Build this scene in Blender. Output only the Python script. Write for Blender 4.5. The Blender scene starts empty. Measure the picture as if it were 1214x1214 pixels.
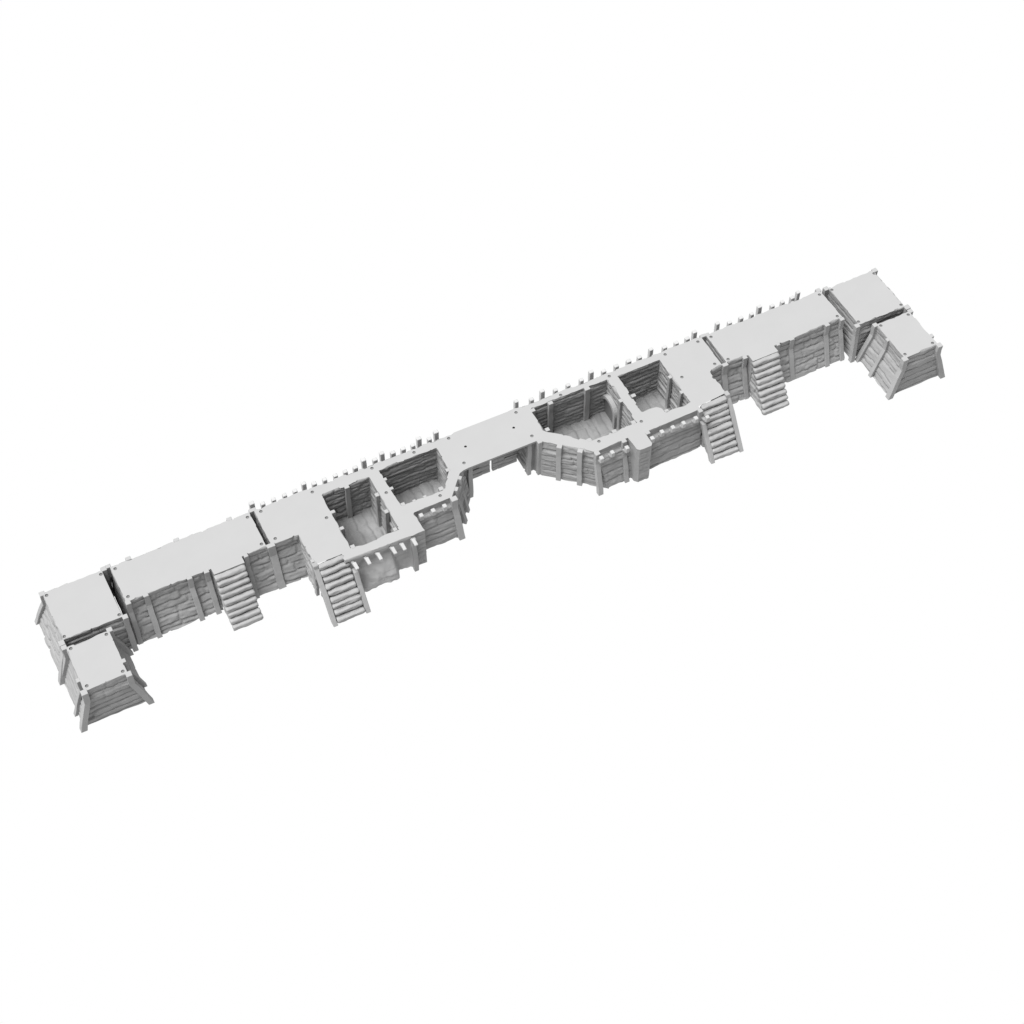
import bpy, math, random
import numpy as np
from mathutils import Vector, noise
from mathutils.geometry import tessellate_polygon

random.seed(7)
H = 1.5                      # height of the terrain pieces; all z below are measured down from the cut top plane
scn = bpy.context.scene
col = scn.collection

# ------------------------------------------------------------------ materials
def resin(name, albedo, bump=0.25, scale=9.0, var=0.05, rough=0.75):
    m = bpy.data.materials.new(name); m.use_nodes = True
    nt = m.node_tree; N = nt.nodes; L = nt.links
    b = N['Principled BSDF']
    b.inputs['Roughness'].default_value = rough
    b.inputs['Specular IOR Level'].default_value = 0.18
    tc = N.new('ShaderNodeTexCoord')
    n1 = N.new('ShaderNodeTexNoise'); n1.inputs['Scale'].default_value = 1.7; n1.inputs['Detail'].default_value = 4
    n2 = N.new('ShaderNodeTexNoise'); n2.inputs['Scale'].default_value = scale; n2.inputs['Detail'].default_value = 5
    L.new(tc.outputs['Object'], n1.inputs['Vector']); L.new(tc.outputs['Object'], n2.inputs['Vector'])
    r = N.new('ShaderNodeMapRange')
    r.inputs['From Min'].default_value = 0.3; r.inputs['From Max'].default_value = 0.7
    r.inputs['To Min'].default_value = albedo*(1-var); r.inputs['To Max'].default_value = albedo*(1+var)
    L.new(n1.outputs['Fac'], r.inputs['Value'])
    cb = N.new('ShaderNodeCombineColor')
    for k in ('Red', 'Green', 'Blue'): L.new(r.outputs['Result'], cb.inputs[k])
    L.new(cb.outputs['Color'], b.inputs['Base Color'])
    if bump:
        bp = N.new('ShaderNodeBump'); bp.inputs['Strength'].default_value = bump; bp.inputs['Distance'].default_value = 0.03
        L.new(n2.outputs['Fac'], bp.inputs['Height']); L.new(bp.outputs['Normal'], b.inputs['Normal'])
    return m
M_DECK = resin('smooth_cut_resin', 0.355, bump=0, var=0.012)
M_WALL = resin('carved_resin', 0.290, bump=0.5)
M_WOOD = resin('timber_resin', 0.31, bump=0.2, scale=14)
M_POST = resin('pale_timber_resin', 0.46, bump=0.15, scale=14)
M_STEP = resin('log_resin', 0.325, bump=0.35, scale=11)
M_JOIST = resin('joist_resin', 0.42, bump=0.1)
M_FLOOR = resin('floor_resin', 0.225, bump=0.6, var=.12)
M_RECESS_SHADE = resin('recess_shade', 0.17, bump=0)  # shade of sockets and arch interior put into a darker grey
M_HOLE_SHADE = resin('pin_hole', 0.03, bump=0)  # near-black lining paints in the shade down the pin holes
M_GLOW = bpy.data.materials.new('white_glow_ground'); M_GLOW.use_nodes = True  # added glow, no real lamp: keeps ground shadowless white, lights the front faces
nt = M_GLOW.node_tree; nt.nodes.clear()
o_ = nt.nodes.new('ShaderNodeOutputMaterial'); e_ = nt.nodes.new('ShaderNodeEmission')
e_.inputs['Color'].default_value = (1, 1, 1, 1); e_.inputs['Strength'].default_value = 1.0
nt.links.new(e_.outputs[0], o_.inputs['Surface'])

# ------------------------------------------------------------------ object helpers
def mesh_obj(name, verts, faces, mat, parent=None, smooth=False):
    me = bpy.data.meshes.new(name)
    me.from_pydata([tuple(map(float, v)) for v in verts], [], [tuple(f) for f in faces])
    me.materials.append(mat)
    if smooth: me.polygons.foreach_set('use_smooth', [True]*len(me.polygons))
    me.update()
    o = bpy.data.objects.new(name, me); col.objects.link(o)
    if parent is not None: o.parent = parent
    return o

def thing(name, label, cat, origin, group=None):
    o = bpy.data.objects.new(name, None); col.objects.link(o)
    o.empty_display_size = 0.3
    o.location = (origin[0], origin[1], 0)
    o['label'] = label; o['category'] = cat
    if group: o['group'] = group
    return o

class Mod:
    """one terrain piece: everything is given in scene x/y with z down from the top plane, stored relative to its empty"""
    def __init__(s, name, label, cat, origin, group=None):
        s.o = thing(name, label, cat, origin, group); s.ox, s.oy = origin
    def add(s, name, verts, faces, mat, parent=None, smooth=False):
        v = [(a-s.ox, b-s.oy, c+H) for a, b, c in verts]
        return mesh_obj(name, v, faces, mat, parent or s.o, smooth)

# ------------------------------------------------------------------ relief
def smooth01(x): x = np.clip(x, 0, 1); return x*x*(3-2*x)
def vnoise(x, y, seed):
    xi = np.floor(x); yi = np.floor(y); fx = smooth01(x-xi); fy = smooth01(y-yi)
    def h(a, b):
        v = np.sin(a*127.1+b*311.7+seed*74.7)*43758.5453
        return v-np.floor(v)
    return ((h(xi, yi)*(1-fx)+h(xi+1, yi)*fx)*(1-fy)+(h(xi, yi+1)*(1-fx)+h(xi+1, yi+1)*fx)*fy)*2-1

def relief(S, Z, length, seed, kind):
    """S along the wall, Z 0..-1.5 ; returns outward displacement"""
    if kind == 'none': return vnoise(S*3, Z*3, seed)*0.004
    rng = np.random.RandomState(seed*13+5)
    if kind == 'stone': rh, lo, hi, dep = 0.205, 0.35, 1.15, 0.040
    elif kind == 'plank': rh, lo, hi, dep = 0.235, 0.9, 2.2, 0.042
    else: rh, lo, hi, dep = 0.17, 0.7, 1.8, 0.024          # rough split timber
    zb = [0.02]
    while zb[-1] > -1.55: zb.append(zb[-1]-rh*rng.uniform(0.72, 1.3))
    Zw = Z + 0.035*vnoise(S*1.1, Z*0.8, seed+3) + 0.014*vnoise(S*4.5, Z*2, seed+4)
    D = np.zeros_like(S)
    row = np.zeros(S.shape, int)-1; dz = np.full(S.shape, 9.0)
    for i in range(len(zb)-1):
        msk = (Zw <= zb[i]) & (Zw > zb[i+1]); row[msk] = i
    for b in zb: dz = np.minimum(dz, np.abs(Zw-b))
    for i in range(len(zb)-1):
        msk = row == i
        if not msk.any(): continue
        js = [rng.uniform(-hi, 0)]
        while js[-1] < length+hi: js.append(js[-1]+rng.uniform(lo, hi))
        js = np.array(js); s = S[msk]+0.03*vnoise(Z[msk]*6, S[msk]*0, seed+i)
        k = np.searchsorted(js, s)
        ds = np.minimum(np.abs(s-js[np.clip(k-1, 0, len(js)-1)]), np.abs(s-js[np.clip(k, 0, len(js)-1)]))
        offs = rng.uniform(-0.016, 0.016, len(js)+2)
        tilt = rng.uniform(-0.06, 0.06, len(js)+2)
        zc = (zb[i]+zb[i+1])/2
        d = offs[k] + tilt[k]*(Z[msk]-zc)
        if kind == 'stone':
            dd = np.minimum(dz[msk], ds*1.0)
            d += -dep*(1-smooth01(dd/0.045))
        else:
            d += -dep*(1-smooth01(dz[msk]/0.035)) - dep*0.6*(1-smooth01(ds/0.03))
        D[msk] += d
    D += 0.014*vnoise(S*(3 if kind != 'stone' else 6), Z*14, seed+9) + 0.011*vnoise(S*8, Z*20, seed+11)
    return D

# ------------------------------------------------------------------ wall profiles (outward offset against z)
def prof(B, style='kink'):
    def f(z):
        if style == 'kink':
            return B*np.clip((-z-0.42)/1.08, 0, 1)
        if style == 'ledge':           # top strip set back, board wall standing out below it
            return np.where(z > -0.26, 0.0, 0.10*smooth01((-z-0.26)/0.06)) + (B-0.10)*np.clip((-z-0.34)/1.16, 0, 1)
        if style == 'step':            # thin proud board a third of the way down
            return B*np.clip((-z-0.42)/1.08, 0, 1) + 0.05*smooth01((-z-0.36)/0.05)
        if style == 'under':           # deck oversails, wall set back below
            return -0.22*smooth01((-z-0.04)/0.03)
        return 0*z
    return f

def isect(p, d, q, e):
    den = d[0]*e[1]-d[1]*e[0]
    if abs(den) < 0.05: return None
    t = ((q[0]-p[0])*e[1]-(q[1]-p[1])*e[0])/den
    return (p[0]+d[0]*t, p[1]+d[1]*t)

ZL = np.concatenate([[0.0], -np.linspace(0.012, 1.5, 58)])
def ring(mod, pts, edges, names='wall', seed=1, bottom=-1.5, mat=None):
    """pts: corners with the outward side on the right of travel. edges[i]: dict(B, style, rel). builds one wall mesh per edge,
    returns the loop of top vertices (for the cut top face)"""
    n = len(pts); zs = ZL*(bottom/-1.5)
    nr, dr = [], []
    for i in range(n):
        a, b = pts[i], pts[(i+1) % n]; d = np.array([b[0]-a[0], b[1]-a[1]]); d = d/np.linalg.norm(d)
        dr.append(d); nr.append(np.array([d[1], -d[0]]))
    offs = [prof(e.get('B', 0), e.get('style', 'kink'))(zs) for e in edges]
    C = np.zeros((n, len(zs), 2))
    for i in range(n):
        j = (i-1) % n
        for k in range(len(zs)):
            p = np.array(pts[i])+nr[j]*offs[j][k]; q = np.array(pts[i])+nr[i]*offs[i][k]
            r = isect(p, dr[j], q, dr[i])
            C[i, k] = r if r is not None else (p+q)/2
    loop = []
    for i in range(n):
        e = edges[i]; a = C[i]; b = C[(i+1) % n]
        L = float(np.linalg.norm(np.array(pts[(i+1) % n])-np.array(pts[i])))
        kind = e.get('rel', 'stone')
        ns = max(2, int(L/0.035)) if kind != 'flat' else 1
        t = np.linspace(0, 1, ns+1)
        T, Zg = np.meshgrid(t, zs, indexing='ij')
        if kind == 'flat': D = np.zeros_like(T)
        else:
            D = relief(T*L, Zg, L, seed*31+i, kind)
            ed = np.minimum(T, 1-T)*L; D = D*smooth01(ed/0.05)*e.get('amp', 1.0)
            if e.get('style') == 'ledge': D = D*np.where(Zg > -0.36, 0.25, 1.0)
            if e.get('clean'): D = D*smooth01((-Zg-0.01)/0.08)
            if e.get('bulge'): D = D*0.45 + e['bulge'](T*L, Zg)*smooth01(ed/0.06)
        P = a[None, :, :]*(1-T[..., None])+b[None, :, :]*T[..., None]+nr[i][None, None, :]*D[..., None]
        verts = [(P[u, v, 0], P[u, v, 1], zs[v]) for u in range(ns+1) for v in range(len(zs))]
        m = len(zs)
        faces = [(u*m+v, u*m+v+1, (u+1)*m+v+1, (u+1)*m+v) for u in range(ns) for v in range(m-1)]
        if not e.get('skip'):
            mod.add(e.get('name', names), verts, faces, e.get('mat') or mat or M_WALL, smooth=True)
        loop += [(P[u, 0, 0], P[u, 0, 1]) for u in range(ns)]
    return loop

def circle(x, y, r, n=12): return [(x+r*math.cos(-2*math.pi*k/n), y+r*math.sin(-2*math.pi*k/n)) for k in range(n)]

def deck(mod, outer, holes, name='deck'):
    loops = [[Vector((x, y, 0)) for x, y in l] for l in [outer]+holes]
    tris = tessellate_polygon(loops)
    vs = [(v.x, v.y, 0.0) for l in loops for v in l]
    out = []
    for t in tris:
        a, b, c = [vs[i] for i in t]
        cr = (b[0]-a[0])*(c[1]-a[1])-(b[1]-a[1])*(c[0]-a[0])
        if abs(cr) < 1e-9: continue
        out.append(t if cr > 0 else (t[0], t[2], t[1]))
    return mod.add(name, vs, out, M_DECK)

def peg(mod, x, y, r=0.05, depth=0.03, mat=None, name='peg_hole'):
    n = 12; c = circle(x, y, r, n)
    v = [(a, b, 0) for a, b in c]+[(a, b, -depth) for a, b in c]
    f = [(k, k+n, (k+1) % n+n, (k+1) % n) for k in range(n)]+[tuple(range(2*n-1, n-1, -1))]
    mod.add(name, v, f, mat or M_RECESS_SHADE)

def box_path(path, w, d, ang=0.0, seed=0, jit=0.009):
    """rectangular timber swept through path points (x,y,z); w along ang, d across; horizontal sections"""
    rng = random.Random(seed); v = []; f = []
    ca, sa = math.cos(ang), math.sin(ang)
    for (x, y, z) in path:
        jx, jy = rng.uniform(-jit, jit), rng.uniform(-jit, jit); ww = w*(1+rng.uniform(-.05, .05))/2; dd = d/2
        for sx, sy in ((-1, -1), (1, -1), (1, 1), (-1, 1)):
            a, b = sx*ww, sy*dd
            v.append((x+jx+a*ca-b*sa, y+jy+a*sa+b*ca, z))
    n = len(path)
    for k in range(n-1):
        for q in range(4):
            a = k*4+q; b = k*4+(q+1) % 4
            f.append((a, a+4, b+4, b))
    f.append((0, 1, 2, 3)); f.append(tuple((n-1)*4+q for q in (3, 2, 1, 0)))
    return v, f
def chamfer(o, w=0.012):
    b = o.modifiers.new('edge', 'BEVEL'); b.width = w; b.segments = 1; b.limit_method = 'ANGLE'; b.angle_limit = math.radians(40)

PS = [100]
def post(mod, x, y, base=(0, 0), w=0.15, d=0.15, ang=0.0, top=0.004, bottom=-1.5, kink=0.42, name='post', bow=0.0):
    PS[0] += 1
    zs = [top, -0.2, -kink, -0.7, -1.0, -1.25, bottom]
    path = []
    for z in zs:
        t = max(0, (-z-kink)/(1.5-kink)); t = t**0.9 if t else 0
        path.append((x+base[0]*t, y+base[1]*t, z))
    v, f = box_path(path, w, d, ang, PS[0])
    o = mod.add(name, v, f, M_WOOD); chamfer(o, 0.008)
    if top > -0.01:
        o.data.materials.append(M_DECK); o.data.polygons[len(f)-2].material_index = 1
    return o

def bar(mod, p, q, w, h, name, mat=None, parent=None, up=(0, 0, 1), seed=0, bev=0.012):
    """rectangular beam from p to q"""
    p = Vector(p); q = Vector(q); d = (q-p).normalized(); s = d.cross(Vector(up)).normalized(); u = s.cross(d)
    v = []
    for c in (p, q):
        for a, b in ((-1, -1), (1, -1), (1, 1), (-1, 1)): v.append(c+s*a*w/2+u*b*h/2)
    f = [(0, 1, 5, 4), (1, 2, 6, 5), (2, 3, 7, 6), (3, 0, 4, 7), (3, 2, 1, 0), (4, 5, 6, 7)]
    o = mod.add(name, v, [tuple(reversed(k)) for k in f], mat or M_WOOD, parent)
    if bev: chamfer(o, bev)
    return o

# ------------------------------------------------------------------ stairs of rounded logs
def stairs(mod, x0, x1, y0, y1, n=9, rails=None, seed=1, skew=0.0, stone_sides=True, overhang=0.02):
    # stepped core body is the stairs part itself; logs and stringers hang under it
    rg = random.Random(seed+5); yy = lambda x, t: y0+(y1-y0)*t+skew*(x-x0)
    zt = lambda t: -0.10-(H-0.10)*t
    verts = []; faces = []
    K = 40; R = 34
    # side walls + sloping core under the logs
    def side(x, sgn, sd):
        S = []; base = len(verts)
        for i in range(K+1):
            t = i/K
            ztop = zt(t)-0.03
            for j in range(R+1):
                z = ztop+( -H-ztop)*j/R
                S.append((t*(y0-y1), z))
        A = np.array(S); D = relief(A[:, 0], A[:, 1], abs(y1-y0), sd, 'stone')*0.9
        for (i_, (s, z)), dd in zip(enumerate(S), D):
            t = s/(y0-y1); verts.append((x+sgn*(dd-0.0), yy(x, t), z))
        for i in range(K):
            for j in range(R):
                a = base+i*(R+1)+j; q = (a, a+1, a+R+2, a+R+1)
                faces.append(q if sgn < 0 else tuple(reversed(q)))
        return base
    b0 = side(x0, -1, seed+40); b1 = side(x1, 1, seed+41)
    for i in range(K):
        a, b = b0+i*(R+1), b0+(i+1)*(R+1); c, d = b1+i*(R+1), b1+(i+1)*(R+1)
        faces.append((a, b, d, c))
    core = mod.add('stairs', verts, faces, M_WALL, smooth=False)
    rng = random.Random(seed)
    for k in range(n):
        t = (k+0.42)/n; r = 0.098; zc = -0.02-r-(H-0.05-2*r+0.03)*k/(n-1); 
        yc = y0-0.045+(y1-y0+0.10)*k/(n-1)
        NS, NR = 30, 22; v = []; f = []
        dy, dz, wob = rng.uniform(-.020, .020), rng.uniform(-.014, .014), rng.uniform(0, 50)
        tl = rng.uniform(-.02, .02); xs0 = x0-overhang+rng.uniform(-.012, .012); xs1 = x1+overhang+rng.uniform(-.012, .012)
        for i in range(NS+1):
            u = i/NS; x = xs0+(xs1-xs0)*u
            endr = min(1, 0.80+0.2*min(u, 1-u)/0.05)
            for j in range(NR):
                a = 2*math.pi*j/NR
                ca, sa = math.cos(a), math.sin(a)
                sq = (abs(ca)**3.6+abs(sa)**3.6)**(-1/3.6)
                nz = noise.noise(Vector((x*3.2, ca*1.3+wob, sa*1.3)))*0.22+noise.noise(Vector((x*7, ca*3+wob, sa*3)))*0.16-.05
                rr = r*endr*(1+nz)
                v.append((x, yc+dy+skew*(x-x0)+tl*(u-.5)+rr*sq*ca*0.92, zc+dz+rr*sq*sa*0.86))
        for i in range(NS):
            for j in range(NR):
                a = i*NR+j; b = i*NR+(j+1) % NR
                f.append((a, b, b+NR, a+NR))
        f.append(tuple(range(NR-1, -1, -1))); f.append(tuple(NS*NR+j for j in range(NR)))
        mod.add('step', v, f, M_STEP, core, smooth=True)
    if rails:
        for (x, wd, late) in rails:
            ys = y0+skew*(x-x0); ye = y1+skew*(x-x0)
            v, f = box_path([(x, ys+0.04, 0.004), (x, ys-0.09, 0.0)][:1]+[(x, ys+0.01, -0.12), (x, ys-0.28, -0.45), (x, (ys+ye)/2-0.02, -0.80), (x, ye+0.1, -1.35), (x, ye+0.0, -1.5)], wd, 0.17, 0, seed+int(x*10), 0.008)
            if late:
                tt = lambda y: -1.5*((ys-y)/(ys-ye))
                v, f = box_path([(x, late, tt(late)+.06), (x, (ys+ye)/2-0.02, -0.80), (x, ye+0.1, -1.35), (x, ye, -1.5)], wd, 0.17, 0, seed+int(x*10), 0.008)
            s = mod.add('stringer', v, f, M_WOOD, core); chamfer(s)
    return core

def hoard(mod, xs, tall):
    """posts standing clear behind the back wall, each carried on a short beam"""
    for x, tl in zip(xs, tall):
        y0, y1 = (0.33, 0.45) if tl else (0.20, 0.32)
        q = math.sin(x*57)*.012; y0 += q; y1 += q
        v, f = box_path([(x, (y0+y1)/2, 0.004), (x, (y0+y1)/2, -0.3), (x+q, (y0+y1)/2-0.02, -0.62)], 0.13+q, y1-y0, 0, int(x*77), 0.004)
        o = mod.add('hoarding_post', v, f, M_POST); chamfer(o)
        bar(mod, (x, 0.08, -0.5), (x, y0+0.02, -0.46), 0.10, 0.12, 'bracket')

def joist(mod, x, y, ln=0.12, wall=None, w=0.115, drop=0.20):
    """cut timber end standing clear of the wall, on a sloping bracket"""
    v, f = box_path([(x, y, 0.004), (x, y, -0.03), (x, y+0.01, -drop)], w, ln, 0, int(x*91), 0.002)
    o = mod.add('joist_end', v, f, M_JOIST); chamfer(o)
    if wall is not None: bar(mod, (x, y+0.02, -drop-0.03), (x, wall+0.03, -drop-0.13), w*0.85, 0.07, 'bracket')

# ================================================================== the setting
def ground():
    s = 150
    o = mesh_obj('ground', [(-s, -s, 0), (s, -s, 0), (s, s, 0), (-s, s, 0)], [(0, 1, 2, 3)], M_GLOW)
    o['kind'] = 'structure'; o.location = (13, -1, -0.004)
ground()

# ================================================================== boxes at the two ends
def e(B=0, rel='stone', style='kink', **k): return dict(B=B, rel=rel, style=style, **k)
G_BOX = 'square wall blocks at the two ends of the wall'

def end_block_a(mirror, label, seed):
    # the block in line with the wall. mirror False = left end
    mx = (lambda x: 26.14-x) if mirror else (lambda x: x)
    m = Mod('corner_block', label, 'wall block', (mx(0.5), -0.75), G_BOX)
    x0, x1, y0, y1 = -0.33, 1.35, -1.6, 0.10
    if not mirror:
        pts = [(x0, y0), (x1, y0), (x1, y1), (x0, y1)]
        ed = [e(0, 'plank', 'step'), e(0.12, 'none'), e(.3), e(.38, 'stone')]
    else:
        pts = [(mx(x1), y0), (mx(x0), y0), (mx(x0), y1), (mx(x1), y1)]
        ed = [e(0, 'plank', 'step'), e(.38, 'stone'), e(.3), e(0.08, 'plank', amp=.55)]
    loop = ring(m, pts, ed, seed=seed, names='stone_wall')
    pegs = [(-0.25, -0.02), (-0.25, -1.5), (1.29, -0.02), (1.29, -1.5)]
    pegs = [(mx(a), b) for a, b in pegs]
    deck(m, loop, [circle(a, b, .05) for a, b in pegs])
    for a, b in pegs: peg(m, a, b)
    sg = -1 if mirror else 1
    post(m, mx(-0.35), 0.10, (sg*-0.35, 0.24), .15, .15)
    post(m, mx(-0.37), -1.66, (sg*-0.36, -0.16), .17, .17)
    post(m, mx(1.40), -1.62, (sg*0.02, -0.10), .15, .15)
    post(m, mx(1.41), 0.12, (sg*0.02, 0.15), .15, .15)
    return m

def end_block_b(mirror, label, seed):
    mx = (lambda x: 26.14-x) if mirror else (lambda x: x)
    m = Mod('corner_block', label, 'wall block', (mx(0.27), -2.6), G_BOX)
    x0, x1, y0, y1 = -0.33, 0.87, -3.36, -1.84
    a, b = (mx(x1), mx(x0)) if mirror else (x0, x1)
    loop = ring(m, [(a, y0), (b, y0), (b, y1), (a, y1)],
                [e(.0, 'plank', 'step'), e(.34, 'plank', amp=.5), e(.0, 'plank'), e(.34, 'plank', amp=.8)], seed=seed, names='plank_wall')
    pegs = [(mx(-0.215), -3.23), (mx(-0.215), -1.94), (mx(0.775), -3.23), (mx(0.775), -1.94)]
    deck(m, loop, [circle(p, q, .05) for p, q in pegs])
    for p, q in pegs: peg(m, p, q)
    s = -1 if mirror else 1
    post(m, mx(-0.35), -3.38, (s*-.34, -.10), .17, .17)
    post(m, mx(0.88), -3.38, (s*.34, -.10), .17, .17)
    post(m, mx(0.90), -1.83, (s*.34, .04), .15, .15)
    post(m, mx(-0.36), -1.83, (s*-.34, .04), .15, .15)
    post(m, mx(-0.36), -2.96, (s*-.35, 0), .10, .13)
    post(m, mx(0.90), -2.50 if mirror else -2.92, (s*.35, 0), .10, .13)
    return m

end_block_a(False, 'square grey resin block at the far left end, in line with the long wall', 3)
end_block_b(False, 'smaller flared grey block with plank sides standing in front of the far left end block', 5)
end_block_a(True, 'square grey resin block at the far right end, in line with the long wall', 8)
end_block_b(True, 'smaller flared grey block with plank sides standing in front of the far right end block', 9)

# ================================================================== straight wall sections with a log stair
G_SEC = 'straight wall sections with a log stair'
def wall_left():
    m = Mod('wall_section', 'long straight wall section with a log stair, between the left end block and the towers', 'castle wall', (3.6, -.6), G_SEC)
    pts = [(1.58, -1.2), (4.03, -1.2), (4.04, -1.42), (4.93, -1.42), (4.93, -1.2), (5.68, -1.2), (5.68, .12), (1.58, .12)]
    ed = [e(.4, 'stone'), e(0, 'none'), e(0, 'none'), e(0, 'none'), e(.4, 'stone'), e(0.07, amp=.4), e(.4), e(0.10, amp=.4)]
    loop = ring(m, pts, ed, seed=21, names='stone_wall')
    pegs = [(1.70, -0.02), (1.70, -1.05), (5.58, -0.02), (5.58, -1.05)]
    deck(m, loop, [circle(a, b, .05) for a, b in pegs])
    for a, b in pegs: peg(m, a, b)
    for x, w in ((2.15, .15), (3.40, .15), (3.90, .15), (5.04, .13)): post(m, x, -1.21, (0, -.41), w, .12)
    post(m, 1.63, -1.22, (-.02, -.34), .14, .14)
    for x in (1.55, 2.14, 3.53, 5.10): post(m, x, .15, (0, .4), .15, .12)
    stairs(m, 4.05, 4.90, -1.42, -2.40, 9, seed=31)
wall_left()

def wall_right():
    m = Mod('wall_section', 'long straight wall section with a log stair, between the towers and the right end block', 'castle wall', (22.5, -.6), G_SEC)
    X0, X1 = 20.44, 24.52
    pts = [(X0, -1.14), (21.17, -1.16), (21.17, -1.42), (22.05, -1.42), (22.05, -1.18), (X1, -1.14), (X1, .12), (X0, .12)]
    ed = [e(.4), e(0, 'none'), e(0, 'none'), e(0, 'none'), e(.4, 'stone'), e(0.07, amp=.4), e(.4), e(0.10, amp=.4)]
    loop = ring(m, pts, ed, seed=22, names='stone_wall')
    pegs = [(20.55, -0.02), (20.55, -1.02), (24.40, -1.02), (24.40, -.02)]
    deck(m, loop, [circle(a, b, .05) for a, b in pegs])
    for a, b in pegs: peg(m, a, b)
    for x, w in ((21.04, .14), (22.20, .12), (22.68, .15), (23.94, .15), (24.47, .14)): post(m, x, -1.17, (0, -.36), w, .12)
    post(m, 24.47, .16, (0, .3), .15, .14)
    post(m, 20.50, .13, (0, .3), .14, .10)
    hoard(m, [21.01, 21.36, 21.77, 22.14, 22.51, 22.88, 23.24, 23.60, 23.88], [1, 0, 0, 0, 1, 0, 0, 0, 1])
    stairs(m, 21.17, 22.02, -1.42, -2.36, 9, seed=33)
wall_right()

# ================================================================== the gatehouse
g = Mod('gatehouse', 'twin towered gatehouse model with open rooms, bridge over a double gate and two railed stairs', 'gatehouse', (12.9, -.6))

def mound(s, z):      # rounded rough heap swelling out of the alcove wall under the joists
    zt = np.maximum(-0.26-0.85*((s-1.12)/0.95)**2, -1.10)
    zt = zt*(1-smooth01((s-1.36)/0.22))-1.18*smooth01((s-1.36)/0.22)
    out = 0.37*smooth01((zt-z)/0.85)
    rough = 0.030*vnoise(s*5, z*5, 4)+0.020*vnoise(s*11, z*12, 5)
    return -0.20*smooth01((-z-0.12)/0.1) + out + rough*smooth01((-z-.1)/.2)*smooth01((zt-z+.05)/.1)

# left tower solid
ptsL = [(5.82, -1.20), (6.62, -1.22), (6.60, -2.36), (7.42, -2.36), (7.42, -2.60), (9.38, -2.66), (9.80, -2.66), (9.80, -1.96),
        (10.98, -1.95), (11.56, -1.28), (11.68, -1.24), (11.68, -1.09), (12.03, -1.09), (12.03, .13), (5.82, .13)]
edL = [e(.4), e(.02, 'stone'), e(0, 'none', skip=True), e(0, 'stone'), e(.04, 'plank', 'kink', bulge=mound, mat=M_JOIST), e(.02, 'stone', name='chimney', amp=.6), e(0, 'stone', name='chimney'),
       e(.36, 'plank', 'ledge'), e(.20, 'plank', 'ledge'), e(0, 'flat'), e(0, 'flat'), e(0, 'flat'), e(0, 'stone', clean=1), e(.3), e(.06, amp=.5)]
loopL = ring(g, ptsL, edL, seed=41, names='stone_wall')
# right tower solid
ptsR = [(13.77, -1.09), (14.02, -1.09), (14.08, -1.24), (15.36, -2.36), (16.43, -2.31), (16.45, -2.78), (16.52, -2.86), (16.90, -2.86), (16.95, -2.80), (16.96, -2.36), (18.84, -2.31),
        (18.84, -2.20), (19.82, -2.12), (19.82, -1.20), (20.28, -1.14), (20.28, .13), (13.77, .13)]
edR = [e(0, 'flat'), e(0, 'flat'), e(.02, 'plank', 'step'), e(.36, 'plank', 'ledge'), e(0, 'none', name='chimney'), e(0, 'none', name='chimney'), e(0.02, 'stone', name='chimney', amp=.5), e(0, 'none', name='chimney'),
       e(0, 'none', name='chimney'), e(.24, 'plank', 'ledge'), e(0, 'none', skip=True), e(0, 'none', skip=True), e(0, 'stone'), e(.36, 'stone'), e(.05, amp=.4), e(.3), e(0, 'stone', clean=1)]
loopR = ring(g, ptsR, edR, seed=42, names='stone_wall')

# rooms (clockwise: the wall surface faces into the room)
def room(pts, seed, rels=None, zf=-1.41):
    n = len(pts); rels = rels or ['rough']*n
    lp = ring(g, pts, [e(0, rels[i], 'flat') for i in range(n)], seed=seed, names='inner_wall', bottom=-1.5)
    xs = [p[0] for p in pts]; ys = [p[1] for p in pts]
    x0, x1, y0, y1 = min(xs)-.09, max(xs)+.09, min(ys)-.09, max(ys)+.09
    nx, ny = int((x1-x0)/.03), int((y1-y0)/.03)
    X, Y = np.meshgrid(np.linspace(x0, x1, nx+1), np.linspace(y0, y1, ny+1), indexing='ij')
    D = relief(Y-y0, -(X-x0)*0.62, y1-y0, seed+200, 'stone')*0.8 + 0.03*vnoise(X*2.2, Y*2.2, seed)+0.02*vnoise(X*6, Y*5, seed+1)
    v = [(X[i, j], Y[i, j], max(-1.475, zf+D[i, j])) for i in range(nx+1) for j in range(ny+1)]
    def inside(px, py):
        c = False
        for k in range(n):
            (ax, ay), (bx, by) = pts[k], pts[k-1]
            if (ay > py) != (by > py) and px < (bx-ax)*(py-ay)/(by-ay)+ax: c = not c
        return c
    keep = [[any(inside(X[i, j]+dx, Y[i, j]+dy) for dx in (-.08, .08) for dy in (-.08, .08)) for j in range(ny)] for i in range(nx)]
    f = [(i*(ny+1)+j, (i+1)*(ny+1)+j, (i+1)*(ny+1)+j+1, i*(ny+1)+j+1) for i in range(nx) for j in range(ny) if keep[i][j]]
    g.add('room_floor', v, f, M_FLOOR, smooth=True)
    return lp
r1 = room([(7.73, -.25), (9.18, -.25), (9.18, -2.31), (7.73, -2.31)], 51, ['stone', 'plank', 'plank', 'plank'])
r2 = room([(9.53, -.16), (11.34, -.16), (11.34, -1.05), (10.88, -1.60), (9.58, -1.60)], 52)
r3 = room([(14.40, -.09), (16.95, -.09), (16.95, -1.93), (15.42, -1.93), (14.40, -1.00)], 53, ['rough', 'plank', 'plank', 'plank', 'plank'])
r4 = room([(17.28, -.12), (18.72, -.12), (18.72, -1.95), (17.86, -1.95), (17.84, -1.78), (17.74, -1.68), (17.52, -1.64), (17.28, -1.66)], 54,
          ['rough', 'plank', 'plank', 'none', 'none', 'none', 'none', 'plank'])
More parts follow.
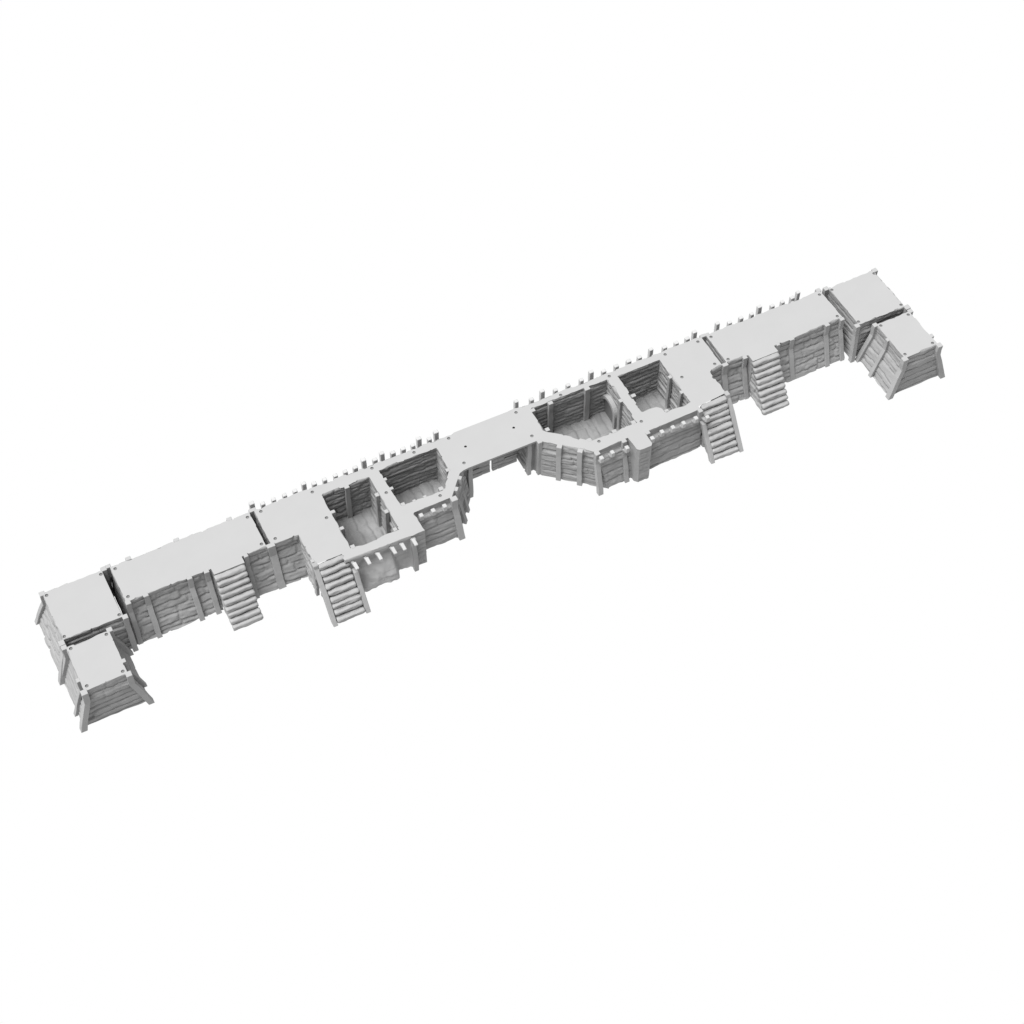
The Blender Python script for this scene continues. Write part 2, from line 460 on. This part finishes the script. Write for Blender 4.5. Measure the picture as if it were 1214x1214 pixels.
pegsL = [(5.99, -.0), (5.99, -1.05), (7.54, -.02), (7.54, -1.03), (9.39, 0.0), (9.39, -.98), (10.70, -.02), (10.70, -1.76), (11.81, 0.0), (11.81, -1.01)]
pegsR = [(13.98, -.01), (13.99, -1.0), (15.45, -.01), (17.07, -.01), (17.07, -1.95), (18.97, -.01), (18.97, -1.01), (20.10, -.01), (20.10, -1.0), (15.62, -2.05)]
deck(g, loopL, [r1, r2]+[circle(a, b, .05) for a, b in pegsL])
deck(g, loopR, [r3, r4]+[circle(a, b, .05) for a, b in pegsR])
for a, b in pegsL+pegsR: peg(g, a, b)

# bridge deck over the gate: real slab with two pin holes
bo = [(11.68, -1.24), (11.84, -1.225), (14.00, -1.225), (14.08, -1.24), (14.02, -1.09), (13.77, -1.09), (13.77, .13), (12.03, .13), (12.03, -1.09), (11.68, -1.09)]
holes = [(12.11, -.49), (13.66, -.49)]
deck(g, bo, [circle(a, b, .04) for a, b in holes], 'bridge_deck')
for a, b in holes: peg(g, a, b, .04, .16, M_HOLE_SHADE, 'pin_hole')
nb = len(bo)
g.add('bridge_beam', [(a, b, -.001) for a, b in bo]+[(a, b, -.07) for a, b in bo],
      [(k, k+nb, (k+1) % nb+nb, (k+1) % nb) for k in range(nb)]+[tuple(range(2*nb-1, nb-1, -1))], M_WALL)

# gate leaves with plank relief and strap hinges
def leaf(x0, x1, hinge_x, seed):
    y = -0.55; nz, nx = 46, 30; v = []; f = []
    X, Z = np.meshgrid(np.linspace(x0, x1, nx+1), np.linspace(-.09, -1.5, nz+1), indexing='ij')
    D = relief(X-x0, Z, x1-x0, seed, 'plank')*.5
    for i in range(nx+1):
        for j in range(nz+1): v.append((X[i, j], y-.04-D[i, j], Z[i, j]))
    f = [(i*(nz+1)+j, i*(nz+1)+j+1, (i+1)*(nz+1)+j+1, (i+1)*(nz+1)+j) for i in range(nx) for j in range(nz)]
    b = len(v)
    v += [(x0, y+.05, -.09), (x1, y+.05, -.09), (x1, y+.05, -1.5), (x0, y+.05, -1.5)]
    f += [(b, b+1, b+2, b+3)]
    f += [tuple([b, b+3]+[nz-j for j in range(nz+1)]), tuple([b+2, b+1]+[nx*(nz+1)+j for j in range(nz+1)])]
    d = g.add('gate_door', v, f, M_WALL)
    for z in (-.55, -1.12):
        dx = .42 if hinge_x < (x0+x1)/2 else -.42
        bar(g, (hinge_x, y-.055, z), (hinge_x+dx, y-.055, z), .03, .07, 'hinge', parent=d, bev=.006)
    return d
leaf(12.07, 12.83, 12.07, 61)
leaf(12.92, 13.72, 13.72, 62)

# outer posts of the gatehouse
post(g, 5.80, -1.20, (0, -.40), .22, .14)
post(g, 5.80, .16, (0, .3), .20, .12)
post(g, 6.62, -2.22, (-.03, -.06), .10, .14)
post(g, 9.42, -2.70, (0, -.08), .13, .12, top=-.10)
post(g, 11.00, -2.02, (.05, -.33), .19, .17)
post(g, 11.21, -1.75, (.18, -.16), .15, .10, ang=math.radians(49)); post(g, 11.47, -1.44, (.16, -.14), .13, .10, ang=math.radians(49))
post(g, 11.93, -1.13, (.0, -.0), .14, .12, top=-.075)
post(g, 13.84, -1.12, (-.02, -.03), .12, .12, top=-.075)
post(g, 14.10, -1.28, (0, .02), .13, .13)
post(g, 14.52, -1.69, (0.0, -.03), .15, .14, ang=math.radians(-41))
post(g, 14.98, -2.11, (0.0, -.05), .15, .14, ang=math.radians(-41))
post(g, 15.38, -2.40, (-.03, -.34), .16, .15)
post(g, 16.27, -2.36, (-.02, -.33), .15, .13)
post(g, 17.03, -2.40, (0, -.0), .13, .12, bottom=-.6)
post(g, 18.80, -2.36, (0, -.02), .14, .13)
post(g, 20.36, -1.15, (0, -.34), .18, .13)
post(g, 20.36, .13, (0, .3), .18, .12)

# inner posts
for x, y, w, d in ((8.48, -.28, .14, .12), (9.13, -.93, .12, .13), (9.12, -1.57, .12, .13), (7.78, -.92, .12, .11), (7.78, -1.55, .12, .11), (7.80, -2.26, .13, .13), (9.08, -2.25, .12, .12),
                   (9.56, -.53, .12, .10), (9.58, -.90, .12, .10), (11.30, -1.02, .12, .12), (10.84, -1.55, .13, .13), (10.31, -1.59, .10, .08), (9.98, -1.58, .10, .08), (9.64, -1.56, .12, .12),
                   (14.46, -.15, .14, .12), (15.04, -.14, .15, .12), (16.26, -.13, .16, .13), (16.93, -.98, .12, .13), (16.20, -1.92, .14, .12), (14.50, -.98, .13, .13), (15.40, -1.87, .14, .13), (16.86, -1.88, .14, .14),
                   (17.34, -.98, .14, .12), (18.66, -.85, .10, .12), (18.67, -1.50, .10, .12), (17.94, -1.92, .12, .1)):
    post(g, x, y, (0, 0), w, d, bottom=-1.46, name='inner_post')

# arched doorway moulding on the east wall of the large room
def arch():
    X = 16.95; v = []; f = []; cy, cz, R0, R1 = -.42, -.95, .34, .45; N = 18
    pth = [(cy+R0, -1.45, cy+R1, -1.45)]
    for k in range(N+1):
        a = math.pi*k/N; pth.append((cy+R0*math.cos(a), cz+R0*math.sin(a), cy+R1*math.cos(a), cz+R1*math.sin(a)))
    pth.append((cy-R0, -1.45, cy-R1, -1.45))
    for (a, b, c, d) in pth:
        for x in (X+.02, X-.13): v += [(x, a, b), (x, c, d)]
    for k in range(len(pth)-1):
        o = k*4
        for q, w in ((0, 1), (1, 3), (3, 2), (2, 0)): f.append((o+q, o+w, o+4+w, o+4+q))
    o = g.add('door_arch', v, f, M_WOOD)
    # dark sheet painting in the shade inside the open arch
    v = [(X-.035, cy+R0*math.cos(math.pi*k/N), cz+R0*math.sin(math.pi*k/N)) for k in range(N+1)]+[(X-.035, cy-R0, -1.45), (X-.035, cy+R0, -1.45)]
    g.add('arch_shade', v, [tuple(range(len(v)))], M_RECESS_SHADE, o)
arch()

# timber ends along the front
for x in (7.61, 7.98, 8.32, 8.755, 9.045, 9.385): joist(g, x, -2.885, .25, -2.62, w=.10, drop=.06)
for x in (9.94, 10.31, 10.66): joist(g, x, -2.13, .13, -1.95)
for x, y in ((15.41, -2.60), (15.78, -2.56), (16.24, -2.60)): joist(g, x, y, .13, -2.36)
for x in (17.06, 17.43, 17.79, 18.15, 18.56): joist(g, x, -2.54 if x > 17.2 else -2.62, .13, -2.36)
joist(g, 18.88, -2.66, .12, -2.36)

hoard(g, [5.87, 6.14, 6.47, 6.80, 7.12, 7.44, 7.71, 8.03, 8.36, 8.67, 8.98, 9.30, 9.60, 9.87, 10.16, 10.48, 10.79, 11.04, 11.31, 11.59],
         [1, 0, 0, 0, 0, 1, 0, 0, 0, 0, 0, 1, 0, 1, 0, 0, 0, 1, 0, 1])
hoard(g, [14.18, 14.62, 15.04, 15.41, 15.83, 16.27, 16.68, 17.03, 17.46, 17.88, 18.24, 18.70, 19.11, 19.51, 19.89, 20.22],
         [1, 0, 1, 0, 0, 0, 1, 0, 0, 0, 0, 1, 0, 0, 0, 1])

stairs(g, 6.68, 7.56, -2.37, -3.44, 9, rails=[(6.62, .14, 0), (7.62, .14, -2.72)], seed=35, overhang=-.02)
stairs(g, 18.90, 19.78, -2.18, -3.20, 9, rails=[(18.86, .14, -2.50), (19.84, .14, 0)], seed=36, overhang=-.02)

# ================================================================== light
w = bpy.data.worlds.new('World'); scn.world = w; w.use_nodes = True
bg = w.node_tree.nodes['Background']; bg.inputs['Color'].default_value = (1, 1, 1, 1); bg.inputs['Strength'].default_value = 0.30
sd = bpy.data.lights.new('overhead_softbox', 'SUN'); sd.energy = 5.75; sd.angle = math.radians(40)
so = bpy.data.objects.new('overhead_light', sd); col.objects.link(so)
so.rotation_euler = (math.radians(-2), math.radians(-22), 0); so.location = (5, -1, 12)

# ================================================================== camera
cd = bpy.data.cameras.new('camera'); cam = bpy.data.objects.new('camera', cd); col.objects.link(cam)
cam.location = (-1.61798456, -30.60661907, 41.18580577+H)
cam.rotation_euler = (math.radians(36.7258702), 0, math.radians(-26.8150567))
cd.sensor_width = 36; cd.lens = 2180.39*36/1214; cd.clip_end = 1000
scn.camera = cam
scn.view_settings.view_transform = 'Standard'; scn.view_settings.look = 'None'; scn.view_settings.exposure = 0
scn.render.engine = 'CYCLES'
